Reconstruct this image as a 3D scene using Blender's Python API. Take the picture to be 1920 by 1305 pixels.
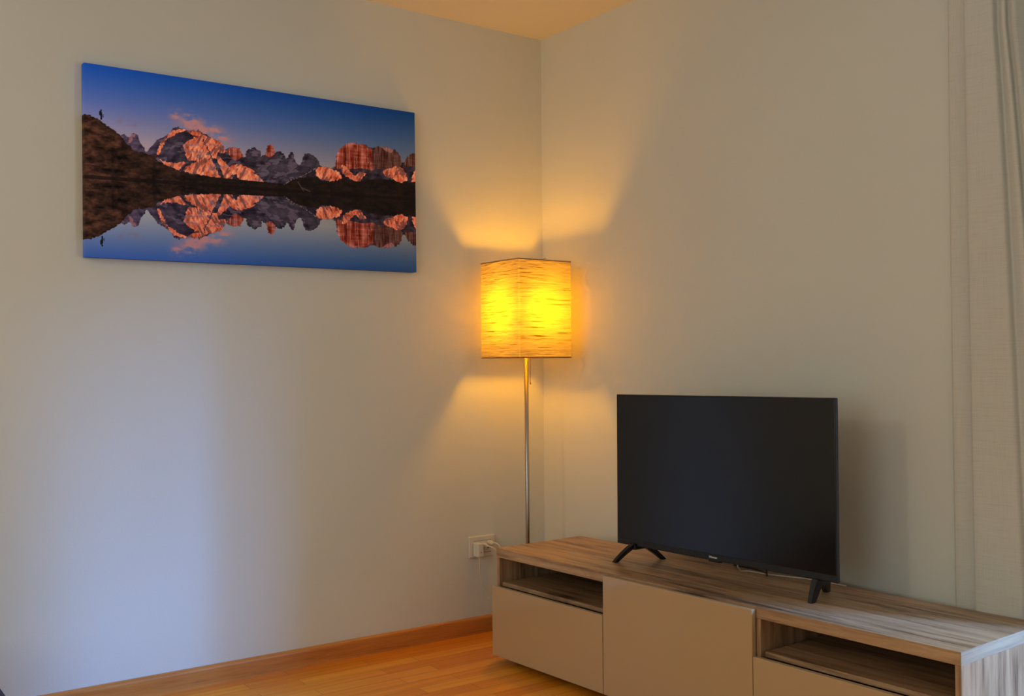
import bpy, bmesh, math, random
import numpy as np
from mathutils import Vector, Matrix
for o in list(bpy.data.objects): bpy.data.objects.remove(o)
S = bpy.context.scene
C = S.collection
PI = math.pi

# ------------------------------------------------------------------ camera
YAW, PITCH, ROLL, FPX = -0.9424, 0.0166, -0.0070, 1919.13
CAM = Vector((3.5137, -2.7210, 1.1017))
fw = Vector((math.sin(YAW)*math.cos(PITCH), math.cos(YAW)*math.cos(PITCH), math.sin(PITCH)))
r0 = fw.cross(Vector((0, 0, 1))).normalized(); u0 = r0.cross(fw)
rr = r0*math.cos(ROLL)+u0*math.sin(ROLL); uu = u0*math.cos(ROLL)-r0*math.sin(ROLL)
cd = bpy.data.cameras.new('camera'); co = bpy.data.objects.new('camera', cd); C.objects.link(co)
cd.sensor_fit = 'HORIZONTAL'; cd.sensor_width = 36.0; cd.lens = FPX/1920*36.0; cd.clip_start = 0.05
M = Matrix((rr, uu, -fw)).transposed().to_4x4(); M.translation = CAM
co.matrix_world = M
S.camera = co

# ------------------------------------------------------------------ view + world + lights
S.view_settings.view_transform = 'Standard'; S.view_settings.look = 'None'
S.view_settings.gamma = 1; S.view_settings.exposure = 0.0
S.view_settings.use_curve_mapping = False
W = bpy.data.worlds.new('sky'); S.world = W; W.use_nodes = True
W.node_tree.nodes['Background'].inputs[0].default_value = (0.55, 0.72, 1.0, 1)
W.node_tree.nodes['Background'].inputs[1].default_value = 0.6

def area(name, loc, target, sx, sy, power, col, roll=0.0, spread=PI):
    l = bpy.data.lights.new(name, 'AREA'); l.shape = 'RECTANGLE'; l.size = sx; l.size_y = sy
    l.energy = power; l.color = col; l.spread = spread
    o = bpy.data.objects.new(name, l); C.objects.link(o)
    d = (Vector(target)-Vector(loc)).normalized()
    o.matrix_world = Matrix.Translation(loc) @ d.to_track_quat('-Z', 'Y').to_matrix().to_4x4() @ Matrix.Rotation(roll, 4, 'Z')
    return o
AZ = math.atan(0.66)
# bright strip of open sky seen through the balcony window, low on the right
D = 6.0; px, py = 2.6, 0.1
area('sky_gap_light', (px+D*math.cos(AZ)-0.02, py+D*math.sin(AZ)+0.03, 3.85), (0.0, -1.65, 0.4), 0.26, 2.0, 380, (0.12, 0.38, 1.0), roll=0.03)
area('open_sky_light', (px+D*math.cos(AZ), py+D*math.sin(AZ)-0.05, 3.9), (0.0, -1.62, 0.4), 1.5, 2.0, 840, (0.12, 0.38, 1.0))
# daylight standing in the window opening
area('window_daylight', (2.7, 0.06, 1.25), (2.2, -2.0, 1.0), 0.9, 1.9, 15, (0.66, 0.86, 0.98))
# the room's own ceiling lamp, behind the camera
l = bpy.data.lights.new('ceiling_lamp_light', 'POINT'); l.energy = 26; l.color = (1.0, 0.93, 0.70); l.shadow_soft_size = 0.10
o = bpy.data.objects.new('ceiling_lamp_light', l); C.objects.link(o); o.location = (1.25, -4.3, 2.1)
# second window, in the wall behind the camera
area('rear_window_daylight', (3.2, -5.25, 1.35), (1.6, 0, 1.2), 1.8, 1.6, 18, (0.86, 1.0, 0.95))

# ------------------------------------------------------------------ helpers
def tag(o, label=None, cat=None, group=None, kind=None):
    if label: o['label'] = label
    if cat: o['category'] = cat
    if group: o['group'] = group
    if kind: o['kind'] = kind
    return o
def obj(name, bm, mat, parent=None, smooth=False, loc=None):
    me = bpy.data.meshes.new(name); bm.normal_update(); bm.to_mesh(me); bm.free()
    for m in (mat if isinstance(mat, (list, tuple)) else [mat]): me.materials.append(m)
    if smooth:
        for p in me.polygons: p.use_smooth = True
    o = bpy.data.objects.new(name, me); C.objects.link(o)
    if parent: o.parent = parent
    if loc: o.location = loc
    return o
def empty(name, loc, rz=0, label=None, cat=None, group=None):
    o = bpy.data.objects.new(name, None); C.objects.link(o); o.location = loc; o.rotation_euler = (0, 0, rz)
    o.empty_display_size = 0.1
    return tag(o, label, cat, group)
def box(bm, x0, x1, y0, y1, z0, z1, bev=0.0, seg=2, mi=0):
    b = bmesh.new()
    vs = [b.verts.new(p) for p in [(x0,y0,z0),(x1,y0,z0),(x1,y1,z0),(x0,y1,z0),(x0,y0,z1),(x1,y0,z1),(x1,y1,z1),(x0,y1,z1)]]
    for f in [(0,3,2,1),(4,5,6,7),(0,1,5,4),(1,2,6,5),(2,3,7,6),(3,0,4,7)]: b.faces.new([vs[i] for i in f])
    if bev > 0: bmesh.ops.bevel(b, geom=b.edges[:], offset=bev, segments=seg, profile=0.5, affect='EDGES')
    for f in b.faces: f.material_index = mi
    t = bpy.data.meshes.new('t'); b.to_mesh(t); b.free(); bm.from_mesh(t); bpy.data.meshes.remove(t)
    return bm
def tube(bm, pts, r, n=10, cap=True):
    pts = [Vector(p) for p in pts]; rings = []
    rad = r if isinstance(r, (list, tuple)) else [r]*len(pts)
    nrm = None
    for i, p in enumerate(pts):
        t = (pts[min(i+1, len(pts)-1)]-pts[max(i-1, 0)]).normalized()
        if nrm is None:
            nrm = t.orthogonal().normalized()
        else:
            nrm = (nrm - t*nrm.dot(t)); nrm = nrm.normalized() if nrm.length > 1e-6 else t.orthogonal().normalized()
        bn = t.cross(nrm)
        rings.append([bm.verts.new(p+(nrm*math.cos(a)+bn*math.sin(a))*rad[i]) for a in [2*PI*k/n for k in range(n)]])
    for a, b in zip(rings, rings[1:]):
        for k in range(n): bm.faces.new((a[k], a[(k+1) % n], b[(k+1) % n], b[k]))
    if cap: bm.faces.new(rings[0][::-1]); bm.faces.new(rings[-1])
    return bm
def lathe(bm, prof, n=48, c=(0, 0)):
    rings = []
    for r, z in prof:
        if r < 1e-6: rings.append([bm.verts.new((c[0], c[1], z))])
        else: rings.append([bm.verts.new((c[0]+r*math.cos(2*PI*k/n), c[1]+r*math.sin(2*PI*k/n), z)) for k in range(n)])
    for a, b in zip(rings, rings[1:]):
        for k in range(n):
            k2 = (k+1) % n
            if len(a) == 1 and len(b) > 1: bm.faces.new((a[0], b[k], b[k2]))
            elif len(b) == 1 and len(a) > 1: bm.faces.new((a[k], a[k2], b[0]))
            elif len(a) > 1: bm.faces.new((a[k], a[k2], b[k2], b[k]))
    bmesh.ops.recalc_face_normals(bm, faces=bm.faces[:])
    return bm
def spline(pts, n=8):
    P = [Vector(p) for p in pts]; P = [2*P[0]-P[1]]+P+[2*P[-1]-P[-2]]; out = []
    for i in range(1, len(P)-2):
        for k in range(n):
            t = k/n
            out.append(0.5*((2*P[i])+(P[i+1]-P[i-1])*t+(2*P[i-1]-5*P[i]+4*P[i+1]-P[i+2])*t*t+(3*P[i]-P[i-1]-3*P[i+1]+P[i+2])*t**3))
    out.append(P[-2]); return out
def lin(r, g, b):
    f = lambda c: (c/255/12.92) if c/255 <= .04045 else ((c/255+.055)/1.055)**2.4
    return (f(r), f(g), f(b), 1)

# ------------------------------------------------------------------ materials
class N:
    def __init__(s, name):
        s.m = bpy.data.materials.new(name); s.m.use_nodes = True; s.t = s.m.node_tree
        s.b = s.t.nodes['Principled BSDF']
    def n(s, typ, **kw):
        x = s.t.nodes.new(typ)
        for k, v in kw.items():
            if k in x.inputs: x.inputs[k].default_value = v
            else: setattr(x, k, v)
        return x
    def l(s, a, b): s.t.links.new(a, b)
    def set(s, **kw):
        for k, v in kw.items(): s.b.inputs[k.replace('_', ' ')].default_value = v
        return s
def plain(name, col, rough=0.5, metal=0.0, spec=0.5, coat=0.0):
    a = N(name); a.set(Base_Color=col, Roughness=rough, Metallic=metal)
    a.b.inputs['Specular IOR Level'].default_value = spec; a.b.inputs['Coat Weight'].default_value = coat
    return a.m
def coords(a, scale, kind='Object'):
    tc = a.n('ShaderNodeTexCoord'); mp = a.n('ShaderNodeMapping'); mp.inputs['Scale'].default_value = scale
    a.l(tc.outputs[kind], mp.inputs['Vector']); return mp.outputs[0]
def ramp(a, src, stops):
    r = a.n('ShaderNodeValToRGB'); e = r.color_ramp.elements
    e[0].position, e[0].color = stops[0]; e[1].position, e[1].color = stops[-1]
    for p, c in stops[1:-1]:
        x = e.new(p); x.color = c
    a.l(src, r.inputs[0]); return r.outputs[0]
def mixc(a, f, c1, c2, mode='MIX'):
    m = a.n('ShaderNodeMix', data_type='RGBA', blend_type=mode)
    for v, i in ((f, 0), (c1, 6), (c2, 7)):
        if hasattr(v, 'is_linked'): a.l(v, m.inputs[i])
        else: m.inputs[i].default_value = v
    return m.outputs[2]
def bump(a, h, strength, dist=0.002):
    b = a.n('ShaderNodeBump'); b.inputs['Strength'].default_value = strength; b.inputs['Distance'].default_value = dist
    a.l(h, b.inputs['Height']); a.l(b.outputs[0], a.b.inputs['Normal'])

def plaster(name, col):
    a = N(name); v = coords(a, (1, 1, 1))
    n1 = a.n('ShaderNodeTexNoise', Scale=2.0, Detail=3.0); a.l(v, n1.inputs['Vector'])
    c = ramp(a, n1.outputs[0], [(0.3, tuple(x*0.97 for x in col[:3])+(1,)), (0.7, col)])
    a.l(c, a.b.inputs['Base Color']); a.set(Roughness=0.85)
    a.b.inputs['Specular IOR Level'].default_value = 0.2
    n2 = a.n('ShaderNodeTexNoise', Scale=140.0, Detail=4.0); a.l(v, n2.inputs['Vector']); bump(a, n2.outputs[0], 0.18, 0.0015)
    return a.m
M_wall = plaster('wall_paint', (0.745, 0.757, 0.705, 1))
M_ceil = plaster('ceiling_paint', (0.80, 0.76, 0.68, 1))

def wood(name, scale, dark, mid, light, rough=0.42, coat=0.0, contrast=1.0, coord='Object', seed=0.0, fine=26.0):
    """long-grained wood: noise stretched along the grain"""
    a = N(name); tc = a.n('ShaderNodeTexCoord'); mp = a.n('ShaderNodeMapping')
    mp.inputs['Scale'].default_value = scale; mp.inputs['Location'].default_value = (seed, seed*1.7, seed*.6)
    a.l(tc.outputs[coord], mp.inputs['Vector']); v = mp.outputs[0]
    n1 = a.n('ShaderNodeTexNoise', Scale=1.0, Detail=5.0, Roughness=0.62, Distortion=0.6); a.l(v, n1.inputs['Vector'])
    n2 = a.n('ShaderNodeTexNoise', Scale=fine/8, Detail=6.0, Roughness=0.7, Distortion=0.2); a.l(v, n2.inputs['Vector'])
    mx = a.n('ShaderNodeMath', operation='MULTIPLY_ADD'); a.l(n2.outputs[0], mx.inputs[0]); mx.inputs[1].default_value = 0.45
    m2 = a.n('ShaderNodeMath', operation='MULTIPLY'); a.l(n1.outputs[0], m2.inputs[0]); m2.inputs[1].default_value = 0.62
    a.l(m2.outputs[0], mx.inputs[2])
    w = 0.11/contrast
    c = ramp(a, mx.outputs[0], [(0.53-2*w, dark), (0.53-w*0.6, mid), (0.53+w*0.5, tuple((x+y)/2 for x, y in zip(mid, light))), (0.53+2*w, light)])
    a.l(c, a.b.inputs['Base Color']); a.set(Roughness=rough)
    a.b.inputs['Coat Weight'].default_value = coat; a.b.inputs['Coat Roughness'].default_value = 0.25
    bump(a, n2.outputs[0], 0.12, 0.001)
    return a.m
BD, BM_, BL = (0.07, 0.038, 0.020, 1), (0.30, 0.175, 0.092, 1), (0.56, 0.37, 0.215, 1)
M_bench_x = wood('walnut_laminate_lengthwise', (1.6, 22, 22), BD, BM_, BL, rough=0.36, contrast=1.6)
M_bench_z = wood('walnut_laminate_upright', (20, 20, 1.6), BD, BM_, BL, rough=0.5, seed=3.0, contrast=1.35)
M_bench_y = wood('walnut_laminate_crosswise', (22, 1.6, 60), (0.16, 0.12, 0.09, 1), (0.36, 0.28, 0.2, 1), (0.52, 0.42, 0.31, 1), rough=0.45, seed=5.0)
M_base = wood('skirting_oak', (30, 1.5, 26), (0.30, 0.10, 0.02, 1), (0.55, 0.20, 0.04, 1), (0.72, 0.31, 0.07, 1), rough=0.35, seed=1.0)
M_gloss = plain('beige_gloss_lacquer', (0.53, 0.37, 0.205, 1), rough=0.22, coat=0.5)
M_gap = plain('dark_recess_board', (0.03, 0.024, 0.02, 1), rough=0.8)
M_black = plain('black_plastic', (0.006, 0.007, 0.009, 1), rough=0.38)
M_bezel = plain('dark_bezel', (0.010, 0.012, 0.016, 1), rough=0.55)
M_steel = plain('brushed_steel', (0.46, 0.43, 0.40, 1), rough=0.28, metal=1.0)
M_dsteel = plain('dark_steel', (0.10, 0.08, 0.07, 1), rough=0.3, metal=1.0)
M_white = plain('white_plastic', (0.74, 0.71, 0.64, 1), rough=0.35)
M_slot = plain('dark_slot', (0.02, 0.015, 0.01, 1), rough=0.6)
M_cord = plain('cream_cable', (0.72, 0.66, 0.52, 1), rough=0.5)
M_logo = plain('silver_lettering', (0.75, 0.77, 0.78, 1), rough=0.4)
a = N('screen_glass'); a.set(Base_Color=(0.006, 0.006, 0.006, 1), Roughness=0.16); a.b.inputs['Specular IOR Level'].default_value = 0.45
M_screen = a.m

# beech parquet strips
a = N('beech_parquet'); v = coords(a, (1, 1, 1))
mp = a.n('ShaderNodeMapping'); mp.inputs['Rotation'].default_value = (0, 0, PI/2); a.l(v, mp.inputs['Vector'])
bt = a.n('ShaderNodeTexBrick', offset=0.37, offset_frequency=2, squash=1.0)
for k, val in dict(Scale=1.0, Color1=(0, 0, 0, 1), Color2=(1, 1, 1, 1), Mortar=(0.5, 0.5, 0.5, 1)).items(): bt.inputs[k].default_value = val
bt.inputs['Mortar Size'].default_value = 0.0012; bt.inputs['Mortar Smooth'].default_value = 0.3; bt.inputs['Bias'].default_value = 0.0
bt.inputs['Brick Width'].default_value = 0.46; bt.inputs['Row Height'].default_value = 0.068
a.l(mp.outputs[0], bt.inputs['Vector'])
c1 = ramp(a, bt.outputs['Color'], [(0.0, (0.76, 0.245, 0.012, 1)), (0.5, (0.90, 0.34, 0.020, 1)), (1.0, (0.97, 0.44, 0.035, 1))])
mp2 = a.n('ShaderNodeMapping'); mp2.inputs['Scale'].default_value = (45, 2.5, 1); a.l(v, mp2.inputs['Vector'])
ng = a.n('ShaderNodeTexNoise', Scale=1.0, Detail=6.0, Roughness=0.6); a.l(mp2.outputs[0], ng.inputs['Vector'])
c2 = ramp(a, ng.outputs[0], [(0.3, (0.80, 0.74, 0.66, 1)), (0.7, (1.05, 1.03, 1.0, 1))])
c3 = mixc(a, 1.0, c1, c2, 'MULTIPLY'); c4 = mixc(a, bt.outputs['Fac'], c3, (0.42, 0.14, 0.018, 1))
a.l(c4, a.b.inputs['Base Color']); a.set(Roughness=0.34)
M_floor = a.m

# linen curtain
a = N('linen_curtain'); v = coords(a, (1, 1, 1))
w1 = a.n('ShaderNodeTexNoise', Scale=1.0, Detail=3.0); mpx = a.n('ShaderNodeMapping'); mpx.inputs['Scale'].default_value = (900, 900, 12)
a.l(v, mpx.inputs['Vector']); a.l(mpx.outputs[0], w1.inputs['Vector'])
w2 = a.n('ShaderNodeTexNoise', Scale=1.0, Detail=3.0); mpz = a.n('ShaderNodeMapping'); mpz.inputs['Scale'].default_value = (14, 14, 700)
a.l(v, mpz.inputs['Vector']); a.l(mpz.outputs[0], w2.inputs['Vector'])
ad = a.n('ShaderNodeMath', operation='ADD'); a.l(w1.outputs[0], ad.inputs[0]); a.l(w2.outputs[0], ad.inputs[1])
c = ramp(a, ad.outputs[0], [(0.75, (0.74, 0.735, 0.68, 1)), (1.0, (0.84, 0.835, 0.78, 1)), ])
a.l(c, a.b.inputs['Base Color']); a.set(Roughness=0.9); a.b.inputs['Specular IOR Level'].default_value = 0.1
bump(a, ad.outputs[0], 0.25, 0.0008)
tr = a.n('ShaderNodeBsdfTranslucent'); tr.inputs[0].default_value = (0.72, 0.68, 0.58, 1)
ms = a.n('ShaderNodeMixShader'); ms.inputs[0].default_value = 0.22
a.l(a.b.outputs[0], ms.inputs[1]); a.l(tr.outputs[0], ms.inputs[2]); a.l(ms.outputs[0], a.t.nodes['Material Output'].inputs[0])
M_curtain = a.m

# crinkled rice paper
a = N('rice_paper'); v = coords(a, (1, 1, 1))
wn = a.n('ShaderNodeTexNoise', Scale=1.0, Detail=4.0, Roughness=0.55, Distortion=0.5); mpw = a.n('ShaderNodeMapping'); mpw.inputs['Scale'].default_value = (6, 6, 260)
a.l(v, mpw.inputs['Vector']); a.l(mpw.outputs[0], wn.inputs['Vector'])
wf = a.n('ShaderNodeTexNoise', Scale=1.0, Detail=2.0, Roughness=0.5, Distortion=0.3); mpf = a.n('ShaderNodeMapping'); mpf.inputs['Scale'].default_value = (12, 12, 520)
a.l(v, mpf.inputs['Vector']); a.l(mpf.outputs[0], wf.inputs['Vector'])
am = a.n('ShaderNodeMath', operation='MULTIPLY_ADD'); a.l(wf.outputs[0], am.inputs[0]); am.inputs[1].default_value = 0.5; a.l(wn.outputs[0], am.inputs[2])
cc = ramp(a, am.outputs[0], [(0.56, (0.10, 0.065, 0.028, 1)), (0.61, (0.35, 0.29, 0.19, 1)), (0.9, (0.46, 0.40, 0.28, 1))])
tr = a.n('ShaderNodeBsdfTranslucent'); a.l(cc, tr.inputs[0]); df = a.n('ShaderNodeBsdfDiffuse'); a.l(cc, df.inputs[0])
bp = a.n('ShaderNodeBump'); bp.inputs['Strength'].default_value = 0.5; bp.inputs['Distance'].default_value = 0.003
a.l(am.outputs[0], bp.inputs['Height']); a.l(bp.outputs[0], df.inputs['Normal']); a.l(bp.outputs[0], tr.inputs['Normal'])
ms = a.n('ShaderNodeMixShader'); ms.inputs[0].default_value = 0.5; a.l(df.outputs[0], ms.inputs[1]); a.l(tr.outputs[0], ms.inputs[2])
a.l(ms.outputs[0], a.t.nodes['Material Output'].inputs[0])
M_paper = a.m
M_rim = plain('rim_tape', (0.36, 0.22, 0.08, 1), rough=0.6)
a = N('lit_bulb'); em = a.n('ShaderNodeEmission'); em.inputs[0].default_value = (1.0, 0.41, 0.0, 1); em.inputs[1].default_value = 165.0
a.l(em.outputs[0], a.t.nodes['Material Output'].inputs[0]); M_bulb = a.m
a = N('navy_fabric'); v = coords(a, (1, 1, 1)); nn = a.n('ShaderNodeTexNoise', Scale=400.0); a.l(v, nn.inputs['Vector'])
c = ramp(a, nn.outputs[0], [(0.3, (0.025, 0.035, 0.10, 1)), (0.7, (0.05, 0.065, 0.16, 1))]); a.l(c, a.b.inputs['Base Color']); a.set(Roughness=0.9)
M_navy = a.m
M_glass = N('window_glass'); M_glass.set(Base_Color=(1, 1, 1, 1), Roughness=0.0); M_glass.b.inputs['Transmission Weight'].default_value = 1.0
M_glass.b.inputs['IOR'].default_value = 1.45
g = M_glass; tb = g.n('ShaderNodeBsdfTransparent'); gl = g.n('ShaderNodeBsdfGlossy'); gl.inputs['Roughness'].default_value = 0.02
ms = g.n('ShaderNodeMixShader'); ms.inputs[0].default_value = 0.05; g.l(tb.outputs[0], ms.inputs[1]); g.l(gl.outputs[0], ms.inputs[2])
g.l(ms.outputs[0], g.t.nodes['Material Output'].inputs[0]); M_glass = g.m
M_frame = plain('white_window_frame', (0.75, 0.74, 0.71, 1), rough=0.4)

# ------------------------------------------------------------------ the room
H = 2.5168; RX = 4.6; RY = -5.5; T = 0.25
WX0, WX1, WZ0, WZ1 = 2.16, 3.16, 0.06, 2.07
def struct(name, bm, m, smooth=False):
    o = obj(name, bm, m, smooth=smooth); o['kind'] = 'structure'; return o
struct('floor', box(bmesh.new(), -T, RX+T, RY-T, T, -0.12, 0), M_floor)
struct('ceiling', box(bmesh.new(), -T, RX+T, RY-T, T, H, H+0.15), M_ceil)
struct('wall_left', box(bmesh.new(), -T, 0, RY, 0, 0, H), M_wall)
bm = bmesh.new()
box(bm, -T, WX0, 0, T, 0, H); box(bm, WX1, RX+T, 0, T, 0, H); box(bm, WX0, WX1, 0, T, 0, WZ0); box(bm, WX0, WX1, 0, T, WZ1, H)
struct('wall_right', bm, M_wall)
bm = bmesh.new(); RWX0, RWX1, RWZ0, RWZ1 = 2.2, 4.2, 0.5, 2.2
box(bm, -T, RWX0, RY-T, RY, 0, H); box(bm, RWX1, RX+T, RY-T, RY, 0, H); box(bm, RWX0, RWX1, RY-T, RY, 0, RWZ0); box(bm, RWX0, RWX1, RY-T, RY, RWZ1, H)
struct('wall_back', bm, M_wall)
struct('wall_side', box(bmesh.new(), RX, RX+T, RY, 0, 0, H), M_wall)
def window(name, x0, x1, y, z0, z1, mullion):
    bm = bmesh.new(); f = 0.06
    box(bm, x0, x0+f, y, y+f, z0, z1, 0.004); box(bm, x1-f, x1, y, y+f, z0, z1, 0.004)
    box(bm, x0+f, x1-f, y, y+f, z0, z0+f, 0.004); box(bm, x0+f, x1-f, y, y+f, z1-f, z1, 0.004)
    if mullion: xm = (x0+x1)/2; box(bm, xm-0.04, xm+0.04, y, y+f, z0+f, z1-f, 0.004)
    o = struct(name, bm, M_frame)
    p = obj('pane', box(bmesh.new(), x0+f, x1-f, y+0.026, y+0.032, z0+f, z1-f), M_glass, o)
    return o
window('window_1', WX0, WX1, 0.15, WZ0, WZ1, False)
window('window_2', RWX0, RWX1, RY-0.2, RWZ0, RWZ1, True)
# skirting boards with a rounded top edge
def skirting(name, a_, b_, inward, m):
    a_, b_, n = Vector(a_), Vector(b_), Vector(inward)
    prof = [(0, 0), (0.015, 0), (0.015, 0.056), (0.0135, 0.0625), (0.0095, 0.0665), (0.004, 0.068), (0, 0.068)]
    bm = bmesh.new(); r1_ = [bm.verts.new(a_+n*d+Vector((0, 0, z))) for d, z in prof]; r2_ = [bm.verts.new(b_+n*d+Vector((0, 0, z))) for d, z in prof]
    for k in range(len(prof)):
        k2 = (k+1) % len(prof); bm.faces.new((r1_[k], r1_[k2], r2_[k2], r2_[k]))
    bm.faces.new(r1_); bm.faces.new(r2_[::-1]); bmesh.ops.recalc_face_normals(bm, faces=bm.faces[:])
    return struct(name, bm, m)
skirting('baseboard_left', (0, RY, 0), (0, 0, 0), (1, 0, 0), M_base)
skirting('baseboard_right', (0.015, 0, 0), (WX0-0.05, 0, 0), (0, -1, 0), M_base)

# ------------------------------------------------------------------ media bench
BX, BY, BR = 0.3767, -0.5201, 0.0383
bench = empty('tv_bench', (BX, BY, 0), BR, 'long low walnut-effect media bench with beige gloss fronts under the television', 'tv bench')
L_, D_, HH, TH = 1.8005, 0.4196, 0.4191, 0.033; ZB, ZD = 0.028, 0.2826; PT = 0.0165
o = obj('top_panel', box(bmesh.new(), 0, L_-0.002, 0, D_, HH-TH, HH, 0.0010, 2), [M_bench_x], bench)
obj('edge_band', box(bmesh.new(), L_-0.0025, L_, 0.0004, D_-0.0004, HH-TH, HH, 0.0008, 2), [M_bench_y], bench)
# thin end cap where the edge band shows the board end
for nm, x0, x1 in (('side_panel', 0.001, PT), ('side_panel', L_-PT, L_-0.001)):
    obj(nm, box(bmesh.new(), x0, x1, 0.002, D_-0.003, ZB, HH-TH-0.0005, 0.0008), M_bench_z, bench)
for xm in (0.6, 1.2):
    obj('divider_panel', box(bmesh.new(), xm-PT, xm+PT, 0.002, D_-0.02, ZB, HH-TH-0.0005, 0.0008), M_bench_z, bench)
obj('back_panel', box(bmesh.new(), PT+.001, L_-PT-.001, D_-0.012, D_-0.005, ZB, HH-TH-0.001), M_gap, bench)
for x0, x1 in ((PT, .6-PT), (.6+PT, 1.2-PT), (1.2+PT, L_-PT)):
    obj('bottom_panel', box(bmesh.new(), x0+.0005, x1-.0005, 0.003, D_-0.021, ZB, ZB+0.016), M_bench_x, bench)
for x0, x1 in ((PT, .6-PT), (1.2+PT, L_-PT)):
    obj('shelf', box(bmesh.new(), x0+0.010, x1-0.003, 0.008, D_-0.022, 0.2815, 0.2965, 0.0008), M_bench_x, bench)
def front(name, x0, x1, z0, z1, dz=0):
    bm = bmesh.new(); box(bm, x0, x1, -0.020, -0.0025, z0, z1, 0.0022, 3)
    return obj(name, bm, M_gloss, bench)
front('drawer_front', -0.002, 0.5935, ZB-0.001, ZD)
front('door', 0.5965, 1.2035, ZB-0.001, 0.4125)
front('drawer_front', 1.2055, L_-0.003, ZB-0.001, ZD)
for x in (0.05, 0.6, 1.2, 1.75):
    for y in (0.075, 0.36):
        obj('foot', lathe(bmesh.new(), [(0, 0), (0.022, 0), (0.022, 0.006), (0.012, 0.010), (0.012, ZB), (0, ZB)], 20, (x, y)), M_black, bench)

# ------------------------------------------------------------------ television
tvx, tvy, tvz, tyaw, tw, th_ = 1.2667, -0.3005, 0.73935, 0.01799, 0.903, 0.5201
tv = empty('television', (tvx, tvy, HH), tyaw, 'black flat screen television standing on the media bench', 'television')
tvb = tvz-HH-th_/2      # bottom of the set above the bench top
R_ = Matrix.Rotation(-0.0106, 4, 'X') @ Matrix.Rotation(-0.0073, 4, 'Y')
def tilt(o):
    o.data.transform(Matrix.Translation((0, 0, tvb+th_/2)) @ R_ @ Matrix.Translation((0, 0, -(tvb+th_/2)))); return o
z0, z1 = tvb, tvb+th_
bm = bmesh.new(); box(bm, -tw/2, tw/2, 0.0, 0.011, z0, z1, 0.0025, 3)
tilt(obj('housing', bm, M_bezel, tv))
bm = bmesh.new(); box(bm, -tw/2+0.004, tw/2-0.004, -0.0015, 0.001, z0+0.021, z1-0.004, 0.0006)
tilt(obj('screen', bm, M_screen, tv))
bm = bmesh.new(); box(bm, -0.36, 0.36, 0.0105, 0.065, z0+0.02, z0+0.30, 0.014, 3)
tilt(obj('rear_cover', bm, M_black, tv))
bm = bmesh.new(); box(bm, -0.031, 0.013, 0.002, 0.022, z0-0.0055, z0+0.001, 0.002)
tilt(obj('infrared_window', bm, M_black, tv))
cu = bpy.data.curves.new('lettering', 'FONT'); cu.body = 'Hisense'; cu.size = 0.0105; cu.extrude = 0.0003; cu.align_x = 'CENTER'; cu.offset = 0.00012
tmp = bpy.data.objects.new('lettering', cu); C.objects.link(tmp)
bpy.context.view_layer.update()
me = bpy.data.meshes.new_from_object(tmp.evaluated_get(bpy.context.evaluated_depsgraph_get())); bpy.data.objects.remove(tmp)
me.transform(Matrix.Translation((-0.009, -0.0006, z0+0.0075)) @ Matrix.Rotation(PI/2, 4, 'X') @ Matrix.Diagonal((1.0, 1, 1, 1)))
me.materials.clear(); me.materials.append(M_logo)
lg = bpy.data.objects.new('brand_lettering', me); C.objects.link(lg); lg.parent = tv; tilt(lg)
# feet: an inverted V seen from the side, toes turned outwards
def foot(top_x, toe_f, toe_b):
    bm = bmesh.new()
    def leg(toe, yt):
        t = Vector((toe[0], toe[1], 0)); tp = Vector((top_x, yt, z0+0.006))
        d = (tp-t); side = Vector((1, 0, 0))
        secs = []
        for k in range(9):
            s = k/8; p = t+d*s + Vector((0, 0, 0.004*math.sin(s*PI)))
            w_ = 0.0085+0.0035*s; h_ = 0.010+0.010*s
            yy = Vector((0, 1, 0)) if abs(d.y) > 0 else Vector((0, 1, 0))
            secs.append([bm.verts.new(p+Vector((sx*w_, sy*h_, 0))) for sx, sy in ((-1, -1), (1, -1), (1, 1), (-1, 1))])
        for a_, b_ in zip(secs, secs[1:]):
            for k in range(4): bm.faces.new((a_[k], a_[(k+1) % 4], b_[(k+1) % 4], b_[k]))
        bm.faces.new(secs[0][::-1]); bm.faces.new(secs[-1])
    leg(toe_f, 0.004); leg(toe_b, 0.026)
    box(bm, top_x-0.011, top_x+0.011, -0.014, 0.044, z0-0.014, z0+0.004, 0.003)
    bmesh.ops.recalc_face_normals(bm, faces=bm.faces[:])
    bmesh.ops.bevel(bm, geom=[e for e in bm.edges if e.calc_length() > 0.004 and len(e.link_faces) == 2 and e.calc_face_angle(0) > 0.6], offset=0.0022, segments=2, affect='EDGES')
    return obj('stand_foot', bm, M_black, tv)
inv = (Matrix.Translation((tvx, tvy, 0)) @ Matrix.Rotation(tyaw, 4, 'Z')).inverted()
fl = [inv @ Vector(p) for p in ((0.853, -0.354, 0), (0.913, -0.184, 0), (1.648, -0.319, 0), (1.583, -0.165, 0))]
foot((inv @ Vector((0.905, -0.29, 0))).x, fl[0], fl[1]); foot((inv @ Vector((1.652, -0.29, 0))).x, fl[2], fl[3])

def bpt(x, y, z): return Vector((BX, BY, 0))+Vector((x*math.cos(BR)-y*math.sin(BR), x*math.sin(BR)+y*math.cos(BR), z))
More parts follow.
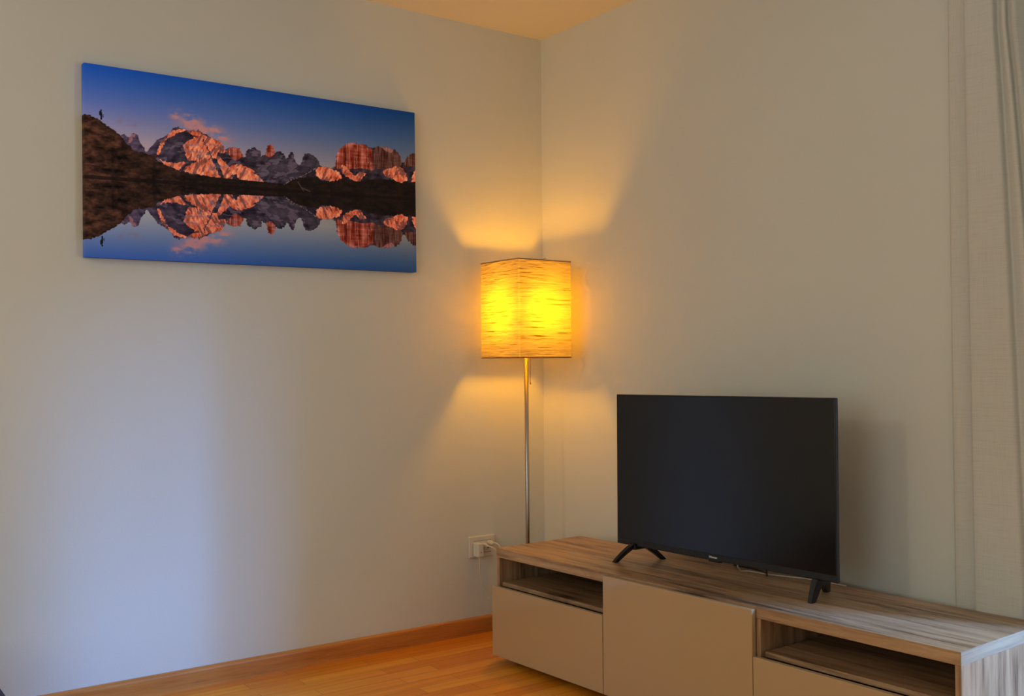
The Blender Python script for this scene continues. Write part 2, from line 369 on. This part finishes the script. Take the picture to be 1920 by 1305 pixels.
# aerial and power leads behind the television
bm = bmesh.new(); tube(bm, spline([(1.290, -0.2405, 0.54), (1.288, -0.232, 0.50), (1.284, -0.218, 0.457), (1.250, -0.165, 0.428), (1.236, -0.138, 0.4222), (1.247, -0.1240, 0.4222), (1.281, -0.1205, 0.4222), (1.3215, -0.1165, 0.4222), (1.3717, -0.0994, 0.4222), (1.43, -0.078, 0.4222), (1.50, -0.066, 0.4222), (1.58, -0.066, 0.4222)], 8), 0.0022, 8)
cb = obj('antenna_cable', bm, M_cord, tv, smooth=True); cb.data.transform((Matrix.Translation((tvx, tvy, HH)) @ Matrix.Rotation(tyaw, 4, 'Z')).inverted()); cb['label'] = 'thin cream aerial cable trailing from behind the television onto the bench'
bm = bmesh.new(); tube(bm, spline([(1.404, -0.2355, 0.54), (1.403, -0.228, 0.50), (1.398, -0.214, 0.457), (1.352, -0.158, 0.428), (1.318, -0.122, 0.4280), (1.296, -0.102, 0.424), (1.28, -0.088, 0.4225), (1.24, -0.082, 0.4225), (1.15, -0.085, 0.4225)], 8), 0.0030, 8)
cb = obj('power_cable', bm, M_black, tv, smooth=True); cb.data.transform((Matrix.Translation((tvx, tvy, HH)) @ Matrix.Rotation(tyaw, 4, 'Z')).inverted()); cb['label'] = 'short black cable dropping from the television to the bench top'

# ------------------------------------------------------------------ floor lamp
LX, LY, SH = 0.188, -0.234, 0.1302
lamp = empty('floor_lamp', (LX, LY, 0), 0, 'lit floor lamp with a square crinkled paper shade in the corner', 'floor lamp')
obj('base', lathe(bmesh.new(), [(0, 0.0), (0.134, 0.0), (0.141, 0.002), (0.143, 0.005), (0.143, 0.014), (0.140, 0.017), (0.02, 0.0195), (0.016, 0.026), (0.013, 0.034), (0, 0.034)], 64), M_dsteel, lamp, smooth=False)
ZS0, ZS1 = 1.131, 1.516
# slightly leaning pole, as in the photograph
LEAN = -0.011
bm = bmesh.new(); tube(bm, [(0, 0, 0.03), (0.003, 0.0, 0.5), (0, 0, 1.215)], 0.0086, 20)
obj('pole', bm, M_steel, lamp, smooth=True)
bm = bmesh.new(); tube(bm, [(0, 0, 1.205), (0, 0, 1.262)], 0.017, 20)
obj('bulb_socket', bm, M_black, lamp, smooth=False)
prof = [(0, 1.262), (0.013, 1.262), (0.014, 1.275), (0.026, 1.290), (0.038, 1.310), (0.041, 1.328), (0.036, 1.350), (0.020, 1.366), (0, 1.370)]
obj('bulb', lathe(bmesh.new(), prof, 24), M_bulb, lamp, smooth=True)
# shade: four paper walls, crinkled for real
bm = bmesh.new(); rnd = random.Random(4); nz, nx = 150, 30
rows = []
random.seed(2); ph = [(rnd.uniform(0, 6.3), rnd.uniform(0.8, 1.4)) for _ in range(6)]
def crinkle(s, z):
    zz = z + 0.004*math.sin(s*11+ph[0][0]) + 0.003*math.sin(s*27+ph[1][0]+z*30)
    return 0.0007*math.sin(zz*420+ph[2][0]+1.5*math.sin(s*9+ph[3][0])) + 0.0005*math.sin(zz*830+2*math.sin(s*13)+ph[4][0]) + 0.0004*math.sin(zz*260+3*math.sin(s*7+ph[5][0]))
per = []
h = SH
for k in range(4*nx):
    side, f = divmod(k, nx); f = f/nx*2-1
    p, n_ = [((-h*f*-1, -h), (0, -1)), ((h, h*f), (1, 0)), ((-h*f, h), (0, 1)), ((-h, -h*f), (-1, 0))][side]
    per.append((p, n_, side+f))
for j in range(nz+1):
    z = ZS0+(ZS1-ZS0)*j/nz; row = []
    for (p, n_, s) in per:
        d = crinkle(s*h*5, z)
        row.append(bm.verts.new((p[0]+n_[0]*d, p[1]+n_[1]*d, z)))
    rows.append(row)
m_ = len(per)
for a_, b_ in zip(rows, rows[1:]):
    for k in range(m_): bm.faces.new((a_[k], a_[(k+1) % m_], b_[(k+1) % m_], b_[k]))
shade = obj('lamp_shade', bm, M_paper, lamp, smooth=True)
for z in (ZS1, ZS0):
    bm = bmesh.new()
    pts = [(-h, -h, z), (0, -h, z+0.001), (h, -h, z), (h, 0, z), (h, h, z), (0, h, z), (-h, h, z), (-h, 0, z), (-h, -h, z)]
    for a_, b_ in zip(pts, pts[1:]): tube(bm, [a_, b_], 0.0024, 8)
    obj('shade_rim', bm, M_rim, shade)
bm = bmesh.new()
for sx, sy in ((1, 0), (-1, 0)):
    tube(bm, spline([(sx*0.018, 0, 1.25), (sx*0.05, 0, 1.30), (sx*0.085, 0, 1.42), (sx*(h-0.012), 0, 1.512), (sx*(h-0.001), 0, ZS1+0.008), (sx*(h+0.004), 0.0, ZS1+0.006), (sx*(h+0.004), 0, ZS1-0.002)], 8), 0.0014, 8)
obj('shade_bracket', bm, M_steel, lamp, smooth=True)
bm = bmesh.new(); cx, cy = 0.0095+0.002, 0.0125
tube(bm, [(cx*0.8, cy*0.8, 1.235), (cx, cy, 1.2), (cx, cy, 1.028)], 0.0011, 8); tube(bm, [(cx, cy, 1.031), (cx, cy, 1.022)], 0.0026, 10)
obj('pull_cord', bm, M_rim, lamp)

# ------------------------------------------------------------------ wall socket, plugs and cords
PY0, PY1, PZ0, PZ1 = -0.3965, -0.2685, 0.3105, 0.3965
sock = empty('wall_socket', (0, (PY0+PY1)/2, (PZ0+PZ1)/2), 0, 'cream rectangular wall socket plate beside the end of the bench', 'socket')
hw, hz = (PY1-PY0)/2, (PZ1-PZ0)/2
obj('cover_plate', box(bmesh.new(), 0, 0.008, -hw, hw, -hz, hz, 0.0025, 3), M_white, sock)
obj('socket_insert', box(bmesh.new(), 0.006, 0.0095, -hw*0.62, hw*0.68, -hz*0.55, hz*0.55, 0.0008), M_white, sock)
obj('module_gap', box(bmesh.new(), 0.0078, 0.0086, -hw*0.64, hw*0.70, hz*0.55, hz*0.585), M_slot, sock)
obj('module_gap', box(bmesh.new(), 0.0078, 0.0086, -hw*0.64, hw*0.70, -hz*0.585, -hz*0.55), M_slot, sock)
bm = bmesh.new()
for yy, zz in ((0.028, 0.008), (0.028, -0.008), (0.028, 0.0)): tube(bm, [(0.0094, yy, zz), (0.0099, yy, zz)], 0.0026, 12)
obj('pin_hole', bm, M_slot, sock)
# block plug (charger)
ch = empty('charger_plug', (0.0095, -0.366, 0.352), 0, 'white block plug with a thin lead, nearest in the wall socket', 'plug')
obj('body', box(bmesh.new(), 0, 0.040, -0.0135, 0.0135, -0.034, 0.022, 0.004, 3), M_white, ch)
obj('port', box(bmesh.new(), 0.0396, 0.0404, -0.0015, 0.0015, -0.016, -0.011, 0), M_slot, ch)
bm = bmesh.new(); tube(bm, [(0.028, 0.0, -0.033), (0.028, 0.0, -0.042)], 0.0035, 10); obj('strain_relief', bm, M_white, ch)
bm = bmesh.new(); tube(bm, spline([(0.028, 0, -0.040), (0.028, 0.0, -0.07), (0.026, 0.003, -0.11), (0.022, 0.018, -0.155), (0.02, 0.05, -0.205), (0.03, 0.09, -0.255), (0.05, 0.13, -0.305), (0.09, 0.16, -0.342), (0.15, 0.18, -0.3485)], 8), 0.0019, 8)
obj('lead', bm, M_cord, ch, smooth=True)
# two round plugs
for (yy, zz, pts, lab) in ((-0.330, 0.360, [(0.030, 0.0, 0.0), (0.042, 0.008, -0.002), (0.054, 0.024, -0.014), (0.062, 0.038, -0.034), (0.066, 0.050, -0.07), (0.066, 0.07, -0.15), (0.06, 0.10, -0.28), (0.06, 0.16, -0.345), (0.06, 0.26, -0.3567)], 'cream round plug behind the block plug, its cord falling steeply'),
                           (-0.300, 0.366, [(0.030, 0.0, 0.002), (0.040, 0.004, 0.003), (0.050, 0.010, -0.001), (0.058, 0.016, -0.014), (0.064, 0.024, -0.05), (0.072, 0.055, -0.16), (0.08, 0.12, -0.30), (0.09, 0.14, -0.350), (0.15, 0.2, -0.3627)], 'cream plug farthest in the socket, its cord arching to the bench')):
    p = empty('cord_plug', (0.0095, yy, zz), 0, lab, 'plug')
    bm = bmesh.new()
    tube(bm, [(0, 0, 0), (0.004, 0, 0), (0.016, 0, 0), (0.028, 0, 0), (0.034, 0.002, 0)], [0.0115, 0.0125, 0.0115, 0.008, 0.004], 20)
    obj('body', bm, M_cord, p, smooth=True)
    bm = bmesh.new(); tube(bm, spline(pts, 8), 0.0030, 10); obj('lead', bm, M_cord, p, smooth=True)

# ------------------------------------------------------------------ curtain
# profile of the cloth in plan; x positions drift with height because the pleats flare towards the floor
prof = [  # (x at top, x at bench height, y)
    (1.908, 1.902, -0.013), (1.920, 1.916, -0.0145), (1.940, 1.930, -0.0125), (1.955, 1.946, -0.008), (1.9615, 1.958, -0.005),
    (1.9625, 1.966, -0.003), (1.9640, 1.970, -0.004), (1.965, 1.974, -0.031), (1.975, 1.990, -0.033), (2.000, 2.030, -0.029), (2.025, 2.065, -0.0285),
    (2.041, 2.100, -0.027), (2.0425, 2.104, -0.022), (2.044, 2.107, -0.008), (2.050, 2.114, -0.006), (2.058, 2.128, -0.014), (2.070, 2.150, -0.024),
    (2.0765, 2.165, -0.024), (2.078, 2.168, -0.010), (2.084, 2.176, -0.006), (2.092, 2.185, -0.020), (2.110, 2.20, -0.040), (2.118, 2.205, -0.020), (2.126, 2.21, -0.006),
    (2.140, 2.22, -0.030), (2.160, 2.23, -0.048), (2.175, 2.235, -0.020)]
CZ0, CZ1 = 0.015, 2.512
bm = bmesh.new(); rows = []
fine = []
for i in range(len(prof)-1):
    for k in range(3): fine.append([(1-k/3)*prof[i][j]+k/3*prof[i+1][j] for j in range(3)])
fine.append(list(prof[-1]))
for j in range(61):
    z = CZ0+(CZ1-CZ0)*j/60; t = min(1.25, max(0, (2.0-z)/1.58)); t = t**0.8
    row = []
    for (xt, xb, y) in fine:
        x = xt+(xb-xt)*t + (0.0022*math.sin(z*2.1+xt*30))
        row.append(bm.verts.new((x, y+0.0012*math.sin(z*3.7+xt*40), z)))
    rows.append(row)
for a_, b_ in zip(rows, rows[1:]):
    for k in range(len(a_)-1): bm.faces.new((a_[k], a_[k+1], b_[k+1], b_[k]))
cur = obj('curtain', bm, M_curtain, smooth=True)
tag(cur, 'plain off-white linen curtain hanging in long folds behind the end of the bench', 'curtain')
sm = cur.modifiers.new('solid', 'SOLIDIFY'); sm.thickness = 0.0012; sm.offset = 1.0

# ------------------------------------------------------------------ footstool (bottom left corner of the view)
stool = empty('footstool', (0.470, -2.478, 0), 0, 'low dark navy footstool whose rounded corner peeks in at the bottom left', 'footstool')
obj('cushion', box(bmesh.new(), -0.255, 0.255, -0.255, 0.255, 0.10, 0.284, 0.035, 6), M_navy, stool, smooth=True)
for x in (-0.2, 0.2):
    for y in (-0.2, 0.2): obj('leg', lathe(bmesh.new(), [(0, 0), (0.014, 0), (0.02, 0.099), (0, 0.099)], 16, (x, y)), M_black, stool)

# ------------------------------------------------------------------ canvas print of a mountain lake at sunset
ground = [[-5,134],[13,135],[39,146],[60,159],[83,173],[99,187],[113,204],[131,220],[156,220],[177,225],[191,239],[219,251],[247,260],[284,268],[327,266],[365,273],[404,271],[446,269],[491,269],[552,270],[588,250],[627,238],[654,238],[675,247],[716,245],[744,232],[776,237],[805,238],[841,229],[880,222],[917,222],[944,228],[1001,223]]
sky_line = [[93,179],[95,176],[102,173],[110,183],[126,170],[134,173],[142,193],[150,201],[156,216],[164,214],[175,201],[186,182],[208,171],[221,161],[230,147],[244,140],[266,141],[283,147],[301,140],[315,147],[336,156],[362,163],[377,185],[398,179],[419,178],[431,201],[435,203],[446,178],[467,170],[454,173],[468,171],[474,176],[484,179],[485,194],[491,193],[498,187],[505,163],[514,157],[521,162],[529,180],[537,173],[546,176],[552,181],[561,193],[565,191],[573,175],[580,171],[586,180],[591,202],[599,205],[608,207],[613,191],[620,174],[633,169],[651,176],[665,189],[669,200],[678,203],[709,208],[720,200],[724,171],[735,143],[753,131],[763,124],[792,119],[795,126],[808,120],[827,124],[841,129],[864,124],[897,120],[914,127],[927,123],[944,142],[952,163],[961,162],[971,145],[989,132],[1001,131]]
lit = [[[258,185],[292,161],[312,157],[324,189],[342,224],[365,271],[327,265],[292,265],[258,259],[267,246],[298,226],[269,229],[264,204]],[[188,219],[197,186],[210,171],[215,176],[205,194],[198,211],[194,220]],[[216,176],[219,161],[233,151],[258,141],[278,143],[304,143],[318,152],[362,163],[378,186],[377,198],[356,194],[353,206],[368,213],[386,232],[398,254],[398,271],[377,270],[362,234],[353,218],[339,210],[327,189],[315,158],[284,156],[269,147],[252,152],[235,162]],[[398,227],[416,223],[446,231],[469,241],[454,241],[480,255],[491,267],[437,275],[419,272],[410,255],[398,257],[386,237]],[[183,223],[202,239],[241,238],[272,232],[247,256],[227,253],[202,243]],[[654,213],[663,205],[682,204],[709,210],[735,216],[741,233],[722,243],[691,247],[672,243],[657,235]],[[741,195],[754,197],[773,212],[785,223],[805,206],[826,211],[811,226],[805,237],[779,236],[754,226],[744,218]],[[883,198],[930,179],[951,180],[964,194],[971,220],[947,228],[917,220],[890,213]],[[989,200],[1001,181],[1001,220],[987,221]]]
red = [[[380,189],[398,179],[419,178],[431,201],[404,218],[392,205]],[[498,192],[505,163],[514,157],[523,165],[529,181],[511,194]],[[719,206],[724,171],[735,143],[763,124],[792,119],[795,126],[808,120],[844,132],[847,179],[847,199],[798,198],[735,207]]]
brown = [[[847,196],[844,131],[864,124],[897,120],[914,127],[927,123],[944,142],[952,163],[944,181],[917,189]],[[961,162],[971,145],[989,132],[1001,131],[1001,169],[964,179]]]
pale = [[[877,122],[903,122],[917,128],[914,139],[893,132]],[[763,124],[792,119],[789,128],[766,132]],[[115,177],[131,172],[121,195],[110,199]]]
path = [[555,270],[576,254],[594,247],[618,236],[654,213]]
cloud = [[241,108],[278,109],[283,128],[333,139],[356,154],[112,141],[128,145],[96,145]]
hiker = [[43,134]]
def noise2(X, Y, fx, fy, seed, octv=4, gain=0.5):
    out = np.zeros_like(X); amp = 1.0; tot = 0
    for o_ in range(octv):
        rg = np.random.RandomState(seed+o_*17); G = rg.rand(256, 256)
        x = X*fx*2**o_+rg.rand()*50; y = Y*fy*2**o_+rg.rand()*50
        xi = np.floor(x).astype(int); yi = np.floor(y).astype(int); a_ = x-xi; b_ = y-yi
        a_ = a_*a_*(3-2*a_); b_ = b_*b_*(3-2*b_)
        g = lambda i, j: G[(yi+j) % 256, (xi+i) % 256]
        out += amp*((g(0, 0)*(1-a_)+g(1, 0)*a_)*(1-b_)+(g(0, 1)*(1-a_)+g(1, 1)*a_)*b_); tot += amp; amp *= gain
    return out/tot
def inpoly(X, Y, P):
    m = np.zeros(X.shape, bool); n = len(P)
    x0_, x1_ = min(p[0] for p in P)-5, max(p[0] for p in P)+5; y0_, y1_ = min(p[1] for p in P)-5, max(p[1] for p in P)+5
    bb = (X > x0_) & (X < x1_) & (Y > y0_) & (Y < y1_); xs, ys = X[bb], Y[bb]; mm = np.zeros(xs.shape, bool)
    for i in range(n):
        (xa, ya), (xb, yb) = P[i], P[(i+1) % n]
        if ya == yb: continue
        c = ((ya > ys) != (yb > ys)) & (xs < (xb-xa)*(ys-ya)/(yb-ya)+xa); mm ^= c
    m[bb] = mm; return m
def L3(r, g, b): return np.array(lin(r, g, b)[:3])
def paint(X, Y):
    """X 0..1000, Y 0..509 -> colour of the print (sRGB-ish values turned linear at the end)"""
    col = np.zeros(X.shape+(3,))
    vw = 299-22*X/1000
    refl = Y > vw
    Yr = np.where(refl, 2*vw-Y+1.5*np.sin(X*0.9)*0.3, Y)
    wx = X+ (noise2(X, Yr, .16, .16, 3, 3)-.5)*9; wy = Yr+(noise2(X, Yr, .16, .16, 9, 3)-.5)*8
    # sky
    t = np.clip(Yr/205, 0, 1)[..., None]; s = (X/1000)[..., None]
    top = np.array([20, 80, 190])*(1-s)+np.array([12, 56, 122])*s
    mid = np.array([92, 114, 192])*(1-s)+np.array([66, 94, 138])*s
    hor = np.array([176, 158, 180])*(1-s)+np.array([128, 128, 138])*s
    hor = np.where(np.abs(s-0.3) < 2, hor, hor)
    col = np.where(t < .5, top*(1-2*t)+mid*2*t, mid*(2-2*t)+hor*(2*t-1))
    rt = np.clip((509-Y)/125, 0, 1)[..., None]
    rlow = np.array([56, 96, 182])*(1-s)+np.array([30, 72, 130])*s
    rhi = np.array([168, 172, 184])*(1-s)+np.array([138, 142, 144])*s
    col = np.where(refl[..., None], rlow*(1-rt)+rhi*rt, col)
    def put(mask, c, al=1.0):
        nonlocal col
        a_ = (mask.astype(float)*al)[..., None] if np.isscalar(al) else (mask*al)[..., None]
        col = col*(1-a_)+c*a_
    # clouds
    cn = noise2(X, Yr, .05, .09, 31, 4)
    for i, (cx_, cy_) in enumerate(cloud):
        rx, ry = (34, 15) if i in (3, 4) else ((16, 15) if i < 2 else (18, 6))
        if i == 2: rx, ry = 32, 20
        g_ = np.exp(-((X-cx_)/rx)**2-((Yr-cy_)/ry)**2)
        cc_ = np.array([192, 134, 138]) if i < 5 else np.array([128, 112, 150])
        put(np.ones_like(X), cc_, np.clip(g_*1.3*np.clip((cn-.36)*3.0, 0, 1), 0, .8))
    # far mountains
    sil = sky_line+[[1000, 330], [90, 330]]
    m = inpoly(wx, wy, sil); n_a = noise2(X, Yr, .03, .10, 5, 5)[..., None]; n_b = noise2(X+Yr*.5, Yr, .11, .05, 6, 4)[..., None]
    rock = np.array([46, 40, 54])+(n_a-.5)*70+(n_b-.5)*np.array([55, 45, 50])
    lf = np.clip((300-X)/200, 0, 1)[..., None]; rock = rock+lf*np.array([32, 26, 40])
    put(m, rock)
    # mist in the gullies at the centre
    g_ = np.exp(-((X-560)/70)**2-((Yr-225)/22)**2); put(m, np.array([92, 84, 98]), g_*.55)
    vs = noise2(X, Yr, .22, .025, 12, 4)[..., None]; hs = noise2(X, Yr, .03, .2, 14, 4)[..., None]
    for P in brown: put(inpoly(wx, wy, P) & m, np.array([88, 56, 52])+(vs-.5)*110+(hs-.5)*40)
    for P in red: put(inpoly(wx, wy, P) & m, np.array([150, 72, 58])+(vs-.5)*150+(hs-.5)*80)
    for cxx in (755, 790, 835, 872): put(m & (np.abs(wx-cxx-(Yr-200)*.02) < 1.6) & (Yr > 150) & (Yr < 240), np.array([50, 30, 34]), .8)
    tex = noise2(X-Yr*.35, Yr, .10, .07, 21, 5)[..., None]; tf = noise2(X+Yr*.3, Yr, .32, .12, 22, 3)[..., None]
    for P in lit:
        put(inpoly(wx, wy, P), np.array([226, 124, 94])+(tex-.5)*np.array([150, 140, 120])+(tf-.5)*np.array([150, 130, 110]))
    crk = (noise2(X*.9+Yr*.45, Yr, .10, .035, 41, 5, .6) > .575)
    for P in lit: put(inpoly(wx, wy, P) & crk, np.array([96, 58, 62]), .7)
    for P in pale: put(inpoly(wx, wy, P) & m, np.array([190, 130, 135])+(tf-.5)*60, .6)
    snow = (noise2(X+Yr, Yr*1.4, .05, .08, 51, 4) > .62) & m & (Yr > 175); put(snow & (X < 620), np.array([124, 108, 132]), .5)
    # near ground
    gm = inpoly(wx, wy, ground+[[1005, 330], [-5, 330]]) | (Yr > 268)
    gm |= inpoly(wx, wy, [[-8, 130]]+ground[:8]+[[330, 330], [-8, 330]])
    n1 = noise2(X+Yr*.6, Yr, .035, .07, 61, 5)[..., None]; n2 = noise2(X, Yr, .12, .2, 62, 4)[..., None]
    lf = np.clip((420-X)/420, 0, 1)[..., None]
    gc = np.array([30, 22, 21])+lf*np.array([26, 13, 7])+(n1-.5)*np.array([95, 62, 45])*(.35+lf)+(n2-.5)*np.array([60, 42, 34])*(.3+lf)
    put(gm, gc)
    edge = gm & (Yr > vw-5); put(edge, np.array([22, 14, 13]), .7)
    for (xa, ya), (xb, yb) in zip(path, path[1:]):
        tt = np.clip(((X-xa)*(xb-xa)+(Yr-ya)*(yb-ya))/((xb-xa)**2+(yb-ya)**2), 0, 1)
        d = np.hypot(X-xa-tt*(xb-xa), Yr-ya-tt*(yb-ya)); put((d < 1.4) & (noise2(X, Yr, .25, .25, 71, 2) > .5), np.array([190, 160, 160]), .6)
    for (xa, ya, xb, yb) in ((598, 258, 615, 282), (612, 275, 636, 283)):
        tt = np.clip(((X-xa)*(xb-xa)+(Yr-ya)*(yb-ya))/((xb-xa)**2+(yb-ya)**2), 0, 1)
        d = np.hypot(X-xa-tt*(xb-xa), Yr-ya-tt*(yb-ya)); put((d < 1.6) & (Y < vw), np.array([96, 74, 78]), .7)
    # tiny hiker on the slope
    hx, hy = hiker[0]; hy -= 1
    fx, fy = (X-hx)/1.25, (Yr-hy)/1.3
    fig = (np.hypot(fx/1.6, (fy+10.5)/2.0) < 1) | (np.hypot((fx+1.6)/3.0, (fy+4)/5.2) < 1) | ((np.abs(fx-0.2) < 1.7) & (fy > -6) & (fy < 9)) | ((np.abs(fx-3.4) < .6) & (np.abs(fy-1) < 3))
    put(fig, np.array([22, 18, 22]), .95)
    col = np.where(refl[..., None], col*np.array([.93, .93, .96]), col)
    c = np.clip(col, 0, 255)/255; c = np.where(c <= .04045, c/12.92, ((c+.055)/1.055)**2.4)
    return c
PWI, PHE, PDE = 1.2405, 0.6310, 0.030
pic = empty('canvas_print', (0, -1.2755, 1.7812), 0, 'wide canvas print of sunlit mountains mirrored in a dark lake on the wall', 'picture')
def canvas():
    nu, nv = 940, 480
    us = np.linspace(0, 1000, nu+1); vs_ = np.linspace(0, 509, nv+1)
    # wrap the print 28 mm round the four sides
    wrap = 22.6
    U, V = np.meshgrid(us, vs_)
    col = paint(U, V)
    x = np.full(U.shape, PDE); y = (U/1000-.5)*PWI; z = (.5-V/509)*PHE
    co_ = [np.stack([x, y, z], -1).reshape(-1, 3)]; cl = [col.reshape(-1, 3)]
    idx = np.arange((nu+1)*(nv+1)).reshape(nv+1, nu+1)
    quads = [np.stack([idx[1:, :-1], idx[1:, 1:], idx[:-1, 1:], idx[:-1, :-1]], -1).reshape(-1, 4)]
    off = (nu+1)*(nv+1)
    for ring in (idx[:, 0][::-1], idx[:, -1], idx[0, ::-1], idx[-1, :]):
        n_ = len(ring); fr = co_[0][ring]; bk = fr.copy(); bk[:, 0] = 0.002
        co_.append(fr); co_.append(bk); cl.append(cl[0][ring]); cl.append(cl[0][ring])
        a_ = np.arange(off, off+n_); b_ = a_+n_; off += 2*n_
        quads.append(np.stack([a_[:-1], a_[1:], b_[1:], b_[:-1]], -1)[:, ::-1])
    P = np.concatenate(co_); K = np.concatenate(cl); Q = np.concatenate(quads)
    me = bpy.data.meshes.new('print'); me.vertices.add(len(P)); me.vertices.foreach_set('co', P.astype(np.float32).ravel())
    me.loops.add(Q.size); me.loops.foreach_set('vertex_index', Q.astype(np.int32).ravel())
    me.polygons.add(len(Q)); me.polygons.foreach_set('loop_start', np.arange(0, Q.size, 4, dtype=np.int32))
    me.update(calc_edges=True)
    at = me.color_attributes.new('ink', 'FLOAT_COLOR', 'POINT')
    at.data.foreach_set('color', np.concatenate([K, np.ones((len(K), 1))], 1).astype(np.float32).ravel())
    return me
me = canvas()
a = N('printed_canvas'); at = a.n('ShaderNodeAttribute', attribute_name='ink')
gm_ = a.n('ShaderNodeVectorMath', operation='MULTIPLY'); a.l(at.outputs['Color'], gm_.inputs[0]); gm_.inputs[1].default_value = (1.9, 1.95, 2.05)
a.l(gm_.outputs[0], a.b.inputs['Base Color']); a.set(Roughness=0.7); a.b.inputs['Specular IOR Level'].default_value = 0.15
v = coords(a, (1, 1, 1)); wn = a.n('ShaderNodeTexNoise', Scale=900.0, Detail=1.0); a.l(v, wn.inputs['Vector']); bump(a, wn.outputs[0], 0.12, 0.0006)
me.materials.append(a.m)
po = bpy.data.objects.new('printed_canvas', me); C.objects.link(po); po.parent = pic
obj('stretcher_frame', box(bmesh.new(), 0.001, 0.0018, -PWI/2+.004, PWI/2-.004, -PHE/2+.004, PHE/2-.004), M_base, pic)
pic.rotation_euler = (math.radians(0.43), 0, 0)
